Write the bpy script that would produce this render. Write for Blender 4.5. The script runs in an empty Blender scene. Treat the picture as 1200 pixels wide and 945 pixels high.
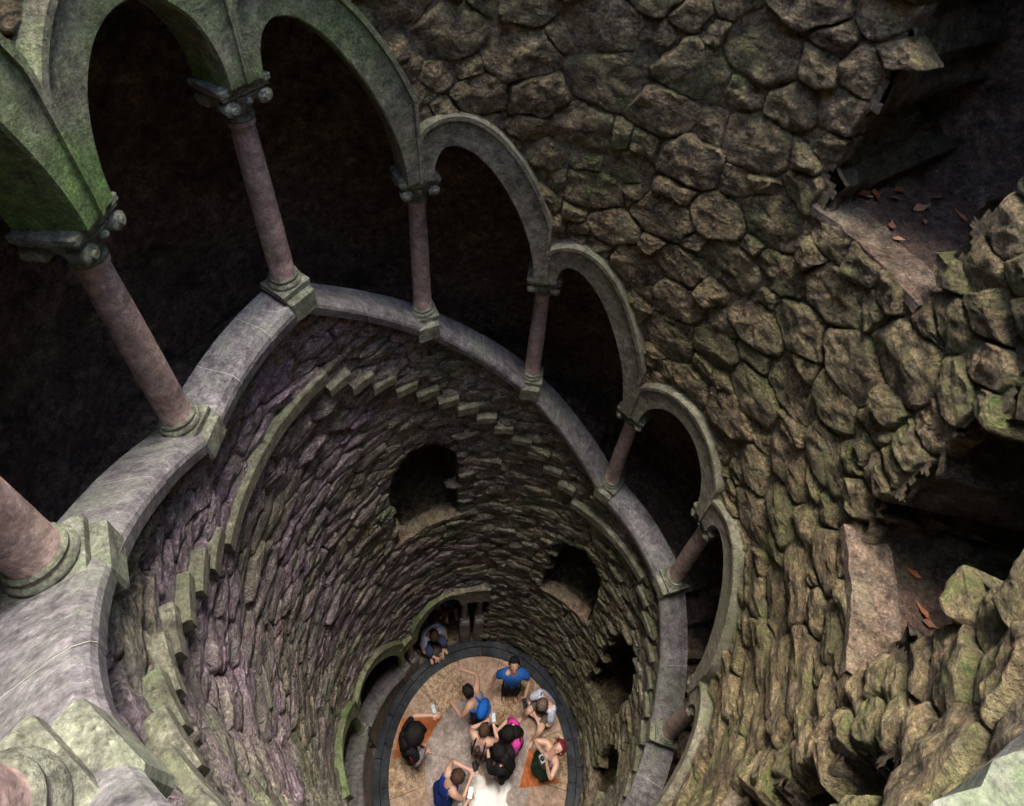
import bpy, math, random
import numpy as np
from mathutils import Vector, Matrix
random.seed(7); rng = np.random.default_rng(7)
sc = bpy.context.scene
COL = sc.collection
R = math.radians

# ------------------------------------------------------------------ camera, sky, sun, exposure
def rot3(a, b, c):
    return Matrix.Rotation(c, 3, 'Z') @ Matrix.Rotation(b, 3, 'Y') @ Matrix.Rotation(a, 3, 'X')
FPX, CAM_POS = 700.02, Vector((0.0, -1.8219, 0.0))
CAM_ROT = rot3(0.859587694, -0.0616017288, 0.145978803)
PPX, PPY = 2.688, -215.714
cam_d = bpy.data.cameras.new('camera'); cam = bpy.data.objects.new('camera', cam_d); COL.objects.link(cam)
cam.matrix_world = Matrix.Translation(CAM_POS) @ CAM_ROT.to_4x4()
cam_d.sensor_width = 36.0; cam_d.sensor_fit = 'HORIZONTAL'
cam_d.lens = FPX / 1200 * 36
cam_d.shift_x = -PPX / 1200; cam_d.shift_y = PPY / 1200
cam_d.clip_start = 0.02; cam_d.clip_end = 500
sc.camera = cam

SUN_EL, SUN_AZ = R(82), R(-12)
world = bpy.data.worlds.new('World'); sc.world = world; world.use_nodes = True
wn = world.node_tree; bg = wn.nodes['Background']
sky = wn.nodes.new('ShaderNodeTexSky'); sky.sky_type = 'NISHITA'; sky.sun_disc = False
sky.sun_elevation = SUN_EL; sky.sun_rotation = SUN_AZ
wn.links.new(sky.outputs['Color'], bg.inputs['Color']); bg.inputs['Strength'].default_value = 0.12
sun_d = bpy.data.lights.new('sun', 'SUN'); sun_d.energy = 1.5; sun_d.angle = R(30); sun_d.color = (1, .91, .77)
sun = bpy.data.objects.new('sun', sun_d); COL.objects.link(sun)
sdir = Vector((math.sin(SUN_AZ)*math.cos(SUN_EL), math.cos(SUN_AZ)*math.cos(SUN_EL), math.sin(SUN_EL)))
sun.rotation_euler = sdir.to_track_quat('Z', 'Y').to_euler(); sun.location = (0, 0, 12)
vs = sc.view_settings; vs.view_transform = 'Standard'; vs.look = 'None'; vs.exposure = 3.85; vs.gamma = 1.0
sc.cycles.max_bounces = 8; sc.cycles.diffuse_bounces = 5
try: sc.cycles.use_denoising = True
except Exception: pass

# ------------------------------------------------------------------ materials
def nodes_of(name):
    m = bpy.data.materials.new(name); m.use_nodes = True
    nt = m.node_tree; b = nt.nodes['Principled BSDF']
    return m, nt, b
def N(nt, t, **kw):
    n = nt.nodes.new(t)
    for k, v in kw.items():
        if hasattr(n, k): setattr(n, k, v)
    return n
def noise(nt, vec, scale, detail=6, rough=.6, dist=0.0):
    n = N(nt, 'ShaderNodeTexNoise'); n.inputs['Scale'].default_value = scale
    n.inputs['Detail'].default_value = detail; n.inputs['Roughness'].default_value = rough
    n.inputs['Distortion'].default_value = dist
    nt.links.new(vec, n.inputs['Vector']); return n.outputs['Fac']
def ramp(nt, fac, stops):
    n = N(nt, 'ShaderNodeValToRGB'); e = n.color_ramp.elements
    while len(e) < len(stops): e.new(.5)
    for el, (p, c) in zip(e, stops):
        el.position = p; el.color = c if len(c) == 4 else (*c, 1)
    nt.links.new(fac, n.inputs[0]); return n.outputs[0]
def mixc(nt, fac, a, b, mode='MIX'):
    n = N(nt, 'ShaderNodeMix', data_type='RGBA', blend_type=mode)
    for s, v in ((n.inputs[0], fac), (n.inputs[6], a), (n.inputs[7], b)):
        if isinstance(v, (int, float)): s.default_value = v
        elif isinstance(v, tuple): s.default_value = (*v, 1)
        else: nt.links.new(v, s)
    return n.outputs[2]
def mathn(nt, op, a, b=0.0, clamp=False):
    n = N(nt, 'ShaderNodeMath', operation=op); n.use_clamp = clamp
    for s, v in zip(n.inputs, (a, b)):
        if isinstance(v, (int, float)): s.default_value = v
        else: nt.links.new(v, s)
    return n.outputs[0]
def mrange(nt, v, a, b, c=0., d=1.):
    n = N(nt, 'ShaderNodeMapRange'); nt.links.new(v, n.inputs[0])
    for i, x in enumerate((a, b, c, d)): n.inputs[1+i].default_value = x
    return n.outputs[0]
def position(nt):
    g = N(nt, 'ShaderNodeNewGeometry'); s = N(nt, 'ShaderNodeSeparateXYZ'); nt.links.new(g.outputs['Position'], s.inputs[0])
    return g, g.outputs['Position'], s.outputs
def bump(nt, b, fac, strength, dist):
    n = N(nt, 'ShaderNodeBump'); n.inputs['Strength'].default_value = strength; n.inputs['Distance'].default_value = dist
    nt.links.new(fac, n.inputs['Height']); nt.links.new(n.outputs[0], b.inputs['Normal'])

def rock_material(name, c_dark, c_mid, c_light, moss=.5, moss_col=(.055, .10, .028), tint=None, bscale=16, bstr=.9, bdist=.03, pale=.5, rough=.85, contrast=1.0, island=False, spec=.5):
    
    """weathered stone: three tones, damp dark blotches, pale lichen, moss on ledges and in patches"""
    m, nt, b = nodes_of(name)
    g, P, xyz = position(nt)
    n1 = noise(nt, P, 3.4, 5, .68, .4); n2 = noise(nt, P, 13, 7, .74); n3 = noise(nt, P, 60, 4, .75)
    base = ramp(nt, n1, [(.30, c_dark), (.48, c_mid), (.70, c_light)])
    fine = mixc(nt, 1.0, ramp(nt, n2, [(.34, (1-.82*contrast,)*3), (.5, (.92,)*3), (.66, (1+.9*contrast,)*3)]), ramp(nt, n3, [(.33, (1-.5*contrast,)*3), (.67, (1+.45*contrast,)*3)]), 'MULTIPLY')
    if island:
        rnd = g.outputs['Random Per Island']
        wn_ = N(nt, 'ShaderNodeTexWhiteNoise', noise_dimensions='1D'); nt.links.new(rnd, wn_.inputs['W'])
        tone = ramp(nt, rnd, [(0, (.62, .60, .58)), (.35, (.9, .88, .84)), (.7, (1.08, 1.06, 1.0)), (1, (1.45, 1.42, 1.30))])
        base = mixc(nt, 1.0, base, tone, 'MULTIPLY')
        hue = ramp(nt, wn_.outputs['Value'], [(0, (1.12, .97, .80)), (.3, (1., 1., 1.)), (.6, (.93, 1.06, .78)), (.85, (1.0, .97, 1.05)), (1, (1.18, .98, .82))])
        base = mixc(nt, 1.0, base, hue, 'MULTIPLY')
    c = mixc(nt, 1.0, base, fine, 'MULTIPLY')
    if tint:
        for (tc, axis, lo, hi, amt) in tint:
            t = mrange(nt, xyz[axis], lo, hi)
            t = mathn(nt, 'MULTIPLY', t, mrange(nt, noise(nt, P, .9, 4, .6), .38, .62))
            t = mathn(nt, 'MULTIPLY', t, amt)
            c = mixc(nt, t, c, mixc(nt, 1.0, tc, fine, 'MULTIPLY'))
    if contrast > .45:
        pits = mrange(nt, noise(nt, P, 34, 4, .8, .5), .36, .43); c = mixc(nt, mathn(nt, 'MULTIPLY', mathn(nt, 'SUBTRACT', 1.0, pits), .8*contrast), c, mixc(nt, 1.0, c, (.22, .19, .16), 'MULTIPLY'))
        spk = mrange(nt, noise(nt, P, 52, 4, .8, .3), .60, .66); c = mixc(nt, mathn(nt, 'MULTIPLY', spk, .55*contrast), c, mixc(nt, 1.0, c, (2.1, 2.05, 1.9), 'MULTIPLY'))
    lich = mathn(nt, 'MULTIPLY', mrange(nt, noise(nt, P, 7.5, 5, .78, .6), .58, .70), pale)
    c = mixc(nt, lich, c, (.34, .33, .27))
    sep = N(nt, 'ShaderNodeSeparateXYZ'); nt.links.new(g.outputs['Normal'], sep.inputs[0])
    up = mrange(nt, sep.outputs[2], -.2, .8)
    mm = mathn(nt, 'ADD', mrange(nt, noise(nt, P, 1.7, 5, .72, .3), .47, .61), mathn(nt, 'MULTIPLY', up, .45))
    mm = mathn(nt, 'MULTIPLY', mm, mrange(nt, n2, .35, .6)); mm = mathn(nt, 'MULTIPLY', mm, moss, True)
    mcol = ramp(nt, n3, [(.3, tuple(x*.55 for x in moss_col)), (.7, tuple(x*1.5 for x in moss_col))])
    c = mixc(nt, mm, c, mcol)
    b.inputs['Specular IOR Level'].default_value = spec
    nt.links.new(c, b.inputs['Base Color'])
    wet = noise(nt, P, 1.3, 4, .6)
    nt.links.new(mrange(nt, wet, .4, .65, rough, rough-.32), b.inputs['Roughness'])
    vor = N(nt, 'ShaderNodeTexVoronoi'); vor.feature = 'F1'; vor.inputs['Scale'].default_value = bscale*1.4
    dist = N(nt, 'ShaderNodeVectorMath', operation='ADD'); nz = N(nt, 'ShaderNodeTexNoise'); nz.inputs['Scale'].default_value = 9
    nt.links.new(P, nz.inputs['Vector']); sc_ = N(nt, 'ShaderNodeVectorMath', operation='SCALE'); sc_.inputs[3].default_value = .12
    nt.links.new(nz.outputs['Color'], sc_.inputs[0]); nt.links.new(P, dist.inputs[0]); nt.links.new(sc_.outputs[0], dist.inputs[1])
    nt.links.new(dist.outputs[0], vor.inputs['Vector'])
    h = mathn(nt, 'ADD', mathn(nt, 'ADD', mathn(nt, 'MULTIPLY', n2, .8), noise(nt, P, bscale*1.7, 6, .75)), mathn(nt, 'MULTIPLY', vor.outputs['Distance'], .5 if contrast > .96 else .06))
    bump(nt, b, h, bstr, bdist)
    return m

M = {}
M['stone_upper'] = rock_material('rubble_stone_brown', (.105, .074, .046), (.29, .22, .14), (.50, .40, .27), moss=.72, moss_col=(.095, .145, .03), pale=.6, island=True, bscale=17, bstr=1.0, bdist=.11)
M['stone_lower'] = rock_material('rubble_stone_grey', (.125, .112, .098), (.31, .285, .25), (.50, .465, .41), moss=.62, moss_col=(.11, .165, .06),
    tint=[((.40, .275, .375), 0, .5, -1.3, .95), ((.27, .21, .12), 0, .4, 1.6, .85)], bscale=24, bstr=1.0, bdist=.085, pale=.4, island=True)
M['mortar'] = rock_material('mortar_earth', (.075, .052, .033), (.155, .11, .07), (.25, .19, .125), moss=.45, moss_col=(.09, .11, .03), bscale=20, bdist=.04, pale=.15)
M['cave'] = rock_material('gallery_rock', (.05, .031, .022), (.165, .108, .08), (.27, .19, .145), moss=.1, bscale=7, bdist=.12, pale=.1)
M['arch'] = rock_material('carved_arch_stone', (.125, .105, .08), (.205, .18, .135), (.31, .275, .225), moss=.5, moss_col=(.075, .115, .04),
    tint=[((.13, .23, .055), 0, -.8, -1.5, 1.0)], bscale=34, bstr=.8, bdist=.03, pale=.35, contrast=.8)
M['sill'] = rock_material('carved_sill_stone', (.09, .076, .088), (.155, .135, .154), (.225, .20, .22), moss=.45, moss_col=(.11, .15, .085), bscale=45, bstr=.7, bdist=.012, pale=.3, contrast=.8)
M['column'] = rock_material('pink_granite', (.20, .13, .12), (.33, .225, .21), (.42, .31, .29), moss=.25, moss_col=(.14, .15, .075), bscale=60, bstr=.6, bdist=.016, pale=.2, rough=.7, contrast=.65)
M['capital'] = rock_material('mossy_capital_stone', (.10, .098, .078), (.185, .185, .145), (.28, .285, .23), moss=.42, moss_col=(.085, .13, .05), bscale=40, bstr=.8, bdist=.03, pale=.3, contrast=.9)
M['step'] = rock_material('step_stone', (.08, .073, .055), (.145, .135, .102), (.22, .205, .16), moss=.48, moss_col=(.07, .105, .038), bscale=32, bstr=.8, bdist=.03, pale=.25, contrast=.9)
M['joint'] = rock_material('pale_mortar', (.22, .21, .20), (.34, .33, .32), (.44, .43, .41), moss=.45, bscale=50, bstr=.3, bdist=.005, contrast=.4)
M['ledge'] = rock_material('worn_ledge', (.14, .086, .064), (.28, .18, .138), (.41, .30, .24), moss=.4, moss_col=(.13, .19, .08), bscale=26, bstr=1.0, bdist=.05, pale=.4, contrast=1.0)
M['dirt'] = rock_material('ledge_dirt', (.06, .034, .025), (.12, .068, .05), (.19, .115, .085), moss=.08, bscale=55, bstr=.9, bdist=.03, pale=.1)
M['white_ledge'] = rock_material('pale_ledge_stone', (.09, .088, .085), (.17, .165, .16), (.27, .265, .25), moss=.55, moss_col=(.07, .13, .03), bscale=30, bstr=.8, bdist=.03, contrast=.9)
M['jamb'] = rock_material('window_jamb_rock', (.06, .042, .026), (.15, .108, .068), (.25, .195, .125), moss=.4, moss_col=(.08, .10, .025), bscale=14, bstr=1.0, bdist=.10, pale=.3)
M['tan'] = rock_material('tan_marble', (.23, .15, .11), (.345, .24, .18), (.43, .32, .255), moss=.0, bscale=60, bstr=.2, bdist=.004, pale=.15, rough=.95, contrast=.45, spec=.12)
M['gravel'] = rock_material('worn_gritty_floor', (.17, .105, .065), (.33, .23, .155), (.42, .315, .235), moss=.0, bscale=70, bstr=.5, bdist=.006, pale=.2, rough=.95, contrast=.8, spec=.12)
M['grey'] = rock_material('grey_marble', (.21, .165, .15), (.31, .255, .24), (.38, .325, .305), moss=.0, bscale=60, bstr=.2, bdist=.004, pale=.2, rough=.95, contrast=.45, spec=.12)
M['red'] = rock_material('red_marble', (.24, .065, .024), (.36, .11, .04), (.42, .15, .06), moss=.0, bscale=60, bstr=.2, bdist=.004, pale=.0, rough=.95, contrast=.4, spec=.12)
M['black'] = rock_material('black_marble', (.010, .012, .017), (.019, .022, .030), (.036, .040, .05), moss=.0, bscale=40, bstr=.3, bdist=.006, pale=.12, rough=.85, contrast=.8, spec=.25)

def simple(name, col, rough=.7, var=.25, scale=30, metal=0., bstr=.2, spec=None):
    m, nt, b = nodes_of(name); g, P, xyz = position(nt)
    n = noise(nt, P, scale, 5, .6)
    c = ramp(nt, n, [(.3, tuple(max(0, x*(1-var)) for x in col)), (.7, tuple(min(1, x*(1+var)) for x in col))])
    nt.links.new(c, b.inputs['Base Color']); b.inputs['Roughness'].default_value = rough; b.inputs['Metallic'].default_value = metal
    b.inputs['Specular IOR Level'].default_value = .5 if spec is None else spec
    bump(nt, b, n, bstr, .01)
    return m
M['leaf_a'] = simple('orange_leaf', (.26, .085, .028), .6); M['leaf_b'] = simple('brown_leaf', (.19, .08, .042), .7); M['leaf_c'] = simple('pale_leaf', (.34, .18, .10), .6)
M['skin'] = simple('skin', (.55, .33, .25), .5, .08); M['skin_dark'] = simple('skin_tan', (.42, .24, .17), .5, .08)
M['hair_black'] = simple('black_hair', (.012, .011, .012), .6, .4, 90, spec=.12, bstr=.9); M['hair_brown'] = simple('brown_hair', (.07, .04, .028), .6, .4, 90, spec=.12, bstr=.9)
M['hair_red'] = simple('dark_red_hair', (.13, .018, .03), .6, .4, 90, spec=.12, bstr=.9); M['hair_grey'] = simple('short_grey_brown_hair', (.13, .09, .07), .6, .4, 90)
for nm, c in dict(blue_tee=(.022, .10, .36), white_shirt=(.58, .62, .80), grey_tank=(.16, .19, .30), backpack_blue=(.012, .10, .42), black_cloth=(.012, .011, .014), dark_navy=(.02, .025, .05),
                  grey_cloth=(.17, .16, .19), pink_top=(.55, .05, .30), green_cloth=(.025, .07, .04), red_strap=(.55, .02, .05), dress_blue=(.02, .06, .36), pale_strap=(.5, .48, .62),
                  jeans=(.045, .06, .13), khaki=(.10, .085, .065), white_shoe=(.6, .6, .62), dark_shoe=(.03, .03, .03), pink_tank=(.40, .27, .30)).items():
    M[nm] = simple(nm, c, .9, .35, 28, bstr=.8, spec=.15)
M['phone'] = simple('phone_glass', (.02, .02, .025), .15, .1); M['phone_white'] = simple('phone_screen_pale', (.25, .31, .38), .2, .1); M['camera_black'] = simple('camera_plastic', (.015, .015, .017), .35, .2)
M['yellow'] = simple('yellow_strap', (.60, .50, .06), .5, .1); M['eye'] = simple('eye_dark', (.02, .015, .012), .3, .1); M['lips'] = simple('lips', (.38, .13, .11), .5, .1)
m, nt, b = nodes_of('puddle_water'); b.inputs['Base Color'].default_value = (.20, .19, .17, 1); b.inputs['Roughness'].default_value = .06; b.inputs['Specular IOR Level'].default_value = .85
g, P, xyz = position(nt); bump(nt, b, noise(nt, P, 19, 6, .9), .38, .012); M['water'] = m

# ------------------------------------------------------------------ helpers
def link(o, parent=None):
    COL.objects.link(o)
    if parent is not None: o.parent = parent
    return o
def mesh(name, verts, faces, mat, parent=None, smooth=False):
    me = bpy.data.meshes.new(name); me.from_pydata([tuple(map(float, v)) for v in verts], [], faces)
    me.materials.append(M[mat] if isinstance(mat, str) else mat)
    if smooth: me.polygons.foreach_set('use_smooth', [True]*len(me.polygons))
    me.update()
    return link(bpy.data.objects.new(name, me), parent)
def empty(name, loc=(0, 0, 0)):
    o = bpy.data.objects.new(name, None); o.location = loc; o.empty_display_size = .2; return link(o)
def tag(o, label=None, cat=None, group=None, kind=None):
    if label: o['label'] = label
    if cat: o['category'] = cat
    if group: o['group'] = group
    if kind: o['kind'] = kind
    return o
class MB:
    def __init__(s): s.v = []; s.f = []
    def add(s, v, f):
        o = len(s.v); s.v += [tuple(map(float, x)) for x in v]; s.f += [tuple(i+o for i in q) for q in f]; return s
    def box(s, c, d, rz=0, bev=.0):
        x, y, z = (k/2 for k in d); cr, sr = math.cos(rz), math.sin(rz)
        if bev:
            b = bev; pr = [(-x+b, -y), (x-b, -y), (x, -y+b), (x, y-b), (x-b, y), (-x+b, y), (-x, y-b), (-x, -y+b)]
            ins = [(px*(1-b/x), py*(1-b/y)) for px, py in pr]
            rings = [[(p[0], p[1], -z) for p in pr], [(p[0], p[1], z-b) for p in pr], [(p[0], p[1], z) for p in ins]]
            v = [q for r_ in rings for q in r_]; n = 8; f = [tuple(range(n-1, -1, -1)), tuple(range(2*n, 3*n))]
            for k in range(2):
                for i in range(n): f.append((k*n+i, k*n+(i+1) % n, (k+1)*n+(i+1) % n, (k+1)*n+i))
        else:
            v = [(-x, -y, -z), (x, -y, -z), (x, y, -z), (-x, y, -z), (-x, -y, z), (x, -y, z), (x, y, z), (-x, y, z)]
            f = [(3, 2, 1, 0), (4, 5, 6, 7), (0, 1, 5, 4), (1, 2, 6, 5), (2, 3, 7, 6), (3, 0, 4, 7)]
        return s.add([(c[0]+p[0]*cr-p[1]*sr, c[1]+p[0]*sr+p[1]*cr, c[2]+p[2]) for p in v], f)
    def lathe(s, prof, c=(0, 0, 0), n=24, axis='Z', sx=1, sy=1):
        v = []; f = []
        for (r_, h) in prof:
            for i in range(n):
                a = 2*math.pi*i/n; p = (r_*math.cos(a)*sx, r_*math.sin(a)*sy, h)
                if axis == 'X': p = (p[2], p[0], p[1])
                v.append((c[0]+p[0], c[1]+p[1], c[2]+p[2]))
        for k in range(len(prof)-1):
            for i in range(n): f.append((k*n+i, k*n+(i+1) % n, (k+1)*n+(i+1) % n, (k+1)*n+i))
        f.append(tuple(range(n-1, -1, -1))); f.append(tuple(range((len(prof)-1)*n, len(prof)*n)))
        return s.add(v, f)
    def tube(s, pts, rad, n=8):
        pts = [Vector(p) for p in pts]; v = []; f = []
        for k, p in enumerate(pts):
            d = (pts[min(k+1, len(pts)-1)]-pts[max(k-1, 0)]).normalized()
            a = d.orthogonal().normalized(); b_ = d.cross(a); r_ = rad[k] if isinstance(rad, (list, tuple)) else rad
            for i in range(n):
                t = 2*math.pi*i/n; v.append(p+(a*math.cos(t)+b_*math.sin(t))*r_)
        for k in range(len(pts)-1):
            for i in range(n): f.append((k*n+i, k*n+(i+1) % n, (k+1)*n+(i+1) % n, (k+1)*n+i))
        f.append(tuple(range(n-1, -1, -1))); f.append(tuple(range((len(pts)-1)*n, len(pts)*n)))
        return s.add(v, f)
    def ball(s, c, r_, n=10, m=7, sc=(1, 1, 1)):
        prof = [(math.sin(math.pi*k/m)*1, -math.cos(math.pi*k/m)) for k in range(m+1)]; prof[0] = (.02, -1); prof[-1] = (.02, 1)
        o = len(s.v); s.lathe(prof, (0, 0, 0), n)
        for i in range(o, len(s.v)): x, y, z = s.v[i]; s.v[i] = (c[0]+x*r_*sc[0], c[1]+y*r_*sc[1], c[2]+z*r_*sc[2])
        return s
    def build(s, name, mat, parent=None, smooth=False): return mesh(name, s.v, s.f, mat, parent, smooth)

def cyl(phi, z, r):
    a = R(phi); return (r*math.cos(a), r*math.sin(a), z)
# vectorised value noise
def _hash(i, j, k):
    n = (i*374761393 + j*668265263 + k*2147483647 + 1013904223) & 0xFFFFFFFF
    n = ((n ^ (n >> 13))*1274126177) & 0xFFFFFFFF; n = n ^ (n >> 16)
    return (n & 0xFFFF)/65535.0
def vnoise(p):
    p = np.asarray(p, float); i = np.floor(p).astype(np.int64); f = p-i; f = f*f*(3-2*f)
    x, y, z = i[:, 0], i[:, 1], i[:, 2]; r_ = 0
    for dx in (0, 1):
        for dy in (0, 1):
            for dz in (0, 1):
                w = (f[:, 0] if dx else 1-f[:, 0])*(f[:, 1] if dy else 1-f[:, 1])*(f[:, 2] if dz else 1-f[:, 2])
                r_ = r_+w*_hash(x+dx, y+dy, z+dz)
    return r_*2-1
def fbm(p, o=3):
    a = 1.; t = 0.; p = np.asarray(p, float)
    for _ in range(o): t = t+a*vnoise(p); p = p*2.13+7.7; a *= .5
    return t
def project(pts):
    q = (np.asarray(pts)-np.array(CAM_POS)) @ np.array(CAM_ROT)
    d = -q[:, 2]; d = np.where(d < .05, np.nan, d)
    return np.stack([600+PPX+FPX*q[:, 0]/d, 472.5+PPY-FPX*q[:, 1]/d], 1), d

# ------------------------------------------------------------------ the plan of the well (angles in degrees round the axis, heights in metres below the eye)
FLOOR = -14.935; RB = 2.0; RFACE = 1.93; TOP = 2.6; ROUT = 2.95
# columns of the descending arcade: (angle, height of the shaft's foot)
COLS = [(279, -.30), (248.3, -1.36), (219.4, -2.23), (186.9, -3.20), (155.5, -3.10), (123.3, -4.21), (90.9, -5.39), (57.8, -6.80), (24.9, -7.03), (-6.5, -8.36), (-39, -9.6)]
SH, CAPH = 1.27, .26            # shaft and capital heights
ABAC = SH+CAPH
HARCH = .62; BAND = .26
LOWC = [(218, -11.55), (184.5, -12.68), (148.5, -13.86), (142.5, -13.86), (110, -13.36), (101.8, -13.36)]   # the arcade round the floor
LSH = [1.2, 1.22, .85, .85, .9, .9]
def za(i): return COLS[i][1]+ABAC
def lza(i): return LOWC[i][1]+LSH[i]+.2
def inter(phi, tab, f):
    for i in range(len(tab)-1):
        a, b_ = tab[i][0], tab[i+1][0]
        if b_ <= phi <= a: u = (a-phi)/(a-b_); return i, u, f(i)*(1-u)+f(i+1)*u
    return None
def sill_z(phi):
    q = inter(phi, COLS, lambda i: COLS[i][1]-.13); return q[2] if q else None
def hood_mid(phi):
    q = inter(phi, COLS, za)
    if not q: return None
    i, u, z = q; return z+.22+(HARCH-.09)*2*math.sqrt(max(0, u*(1-u)))
def low_mid(phi):
    if 97 <= phi <= 110: return -11.9
    if 142.5 <= phi <= 148.5: return lza(2)+.25
    q = inter(phi, LOWC, lza)
    if not q: return None
    i, u, z = q; H = .62 if i < 3 else .72
    return z+.2+(H-.08)*2*math.sqrt(max(0, u*(1-u)))
def arch_poly(p0, p1, zs0, zs1, spr, top, n=9):
    c = (p0+p1)/2; w = (p1-p0)/2
    pts = [(p0, zs0), (p1, zs1)]
    for k in range(n+1):
        t = math.pi*k/n; pts.append((c+w*math.cos(t), spr+(top-spr)*math.sin(t)))
    return pts
WIN = {'w1': arch_poly(113.7, 141, -8.66, -8.66, -7.25, -6.5), 'w2': arch_poly(45, 71.8, -10.8, -11.1, -9.5, -8.85),
       'w3': arch_poly(11.0, 33.0, -12.1, -12.9, -10.4, -9.2), 'w4': arch_poly(-14, 4.0, -13.8, -13.8, -11.8, -11.0)}
UWIN = {'u1': [(13.4, -2.16), (38.2, -2.16), (37.4, -.9), (36.5, .2), (14, .3)],
        'u2': [(-24.3, -3.52), (-2.6, -3.46), (-2.9, -2.4), (-4, -1.55), (-9, -1.2), (-18, -1.2), (-23.5, -1.6), (-24.3, -2.4)],
        'u3': [(-48.5, -5.0), (-35.5, -4.95), (-35.2, -3.6), (-36, -3.1), (-40, -2.75), (-45, -2.75), (-48.2, -3.1)]}
def inpoly(phi, z, poly):
    c = False; n = len(poly)
    for i in range(n):
        (x1, y1), (x2, y2) = poly[i], poly[(i+1) % n]
        if (y1 > z) != (y2 > z) and phi < (x2-x1)*(z-y1)/(y2-y1)+x1: c = not c
    return c
def wob(z): return 1.3*math.sin(z*8.3)+.8*math.sin(z*21+1)+.5*math.sin(z*47+2)
def wrap(phi):
    while phi < -81: phi += 360
    while phi >= 279: phi -= 360
    return phi
def region(phi, z):
    """'U' wall above the arcade, 'L' wall below it, None where there is an opening"""
    phi = wrap(phi)
    if phi >= -39:
        if z > hood_mid(phi):
            return None if any(inpoly(phi+wob(z), z, w) for w in UWIN.values()) else 'U'
        if z > sill_z(phi)-.2: return None
    elif z > -8.6:
        return None if any(inpoly(phi+wob(z), z, w) for w in UWIN.values()) else 'U'
    if any(inpoly(phi, z, w) for w in WIN.values()): return None
    lm = low_mid(phi)
    if lm is not None and z < lm: return None
    if 218 < phi < 226 and z < lza(0)+.1: return None
    return 'L'

# ------------------------------------------------------------------ rubble walls: every stone cut from a cell plan on the unrolled wall
ARC = math.pi/180*RFACE
def boundary_curves():
    out = []
    for w in list(WIN.values())+list(UWIN.values()): out.append([(p*ARC, z) for p, z in w]+[(w[0][0]*ARC, w[0][1])])
    ph = np.linspace(-38.9, 278.9, 240)
    out.append([(p*ARC, hood_mid(p)) for p in ph]); out.append([(p*ARC, sill_z(p)-.2) for p in ph])
    out.append([(p*ARC, low_mid(p)) for p in np.linspace(97, 218, 90)]+[(226*ARC, lza(0)+.1), (226*ARC, FLOOR)])
    out.append([(97*ARC, FLOOR), (97*ARC, -11.9)]); out.append([(-81*ARC, -8.6), (-39*ARC, -8.6)])
    return out
CURVES = boundary_curves()
def curve_pts(step):
    res = []
    for c in CURVES:
        c = np.array(c, float); d = np.hypot(*np.diff(c, axis=0).T); L = np.concatenate([[0], np.cumsum(d)])
        n = max(2, int(L[-1]/step)); t = (np.arange(n)+.5)/n*L[-1]+rng.uniform(-.2, .2, n)*step
        x = np.interp(t, L, c[:, 0]); y = np.interp(t, L, c[:, 1])
        x2 = np.interp(t+.01, L, c[:, 0]); y2 = np.interp(t+.01, L, c[:, 1]); x1 = np.interp(t-.01, L, c[:, 0]); y1 = np.interp(t-.01, L, c[:, 1])
        tx, ty = x2-x1, y2-y1; l = np.hypot(tx, ty)+1e-9
        res.append(np.stack([x, y, -ty/l, tx/l], 1))
    return np.concatenate(res)
def clip(poly, mx, my, nx, ny):
    out = []; n = len(poly)
    for i in range(n):
        a = poly[i]; b_ = poly[(i+1) % n]
        da = (a[0]-mx)*nx+(a[1]-my)*ny; db = (b_[0]-mx)*nx+(b_[1]-my)*ny
        if da <= 0: out.append(a)
        if (da < 0 < db) or (db < 0 < da):
            t = da/(da-db); out.append((a[0]+(b_[0]-a[0])*t, a[1]+(b_[1]-a[1])*t))
    return out
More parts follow.
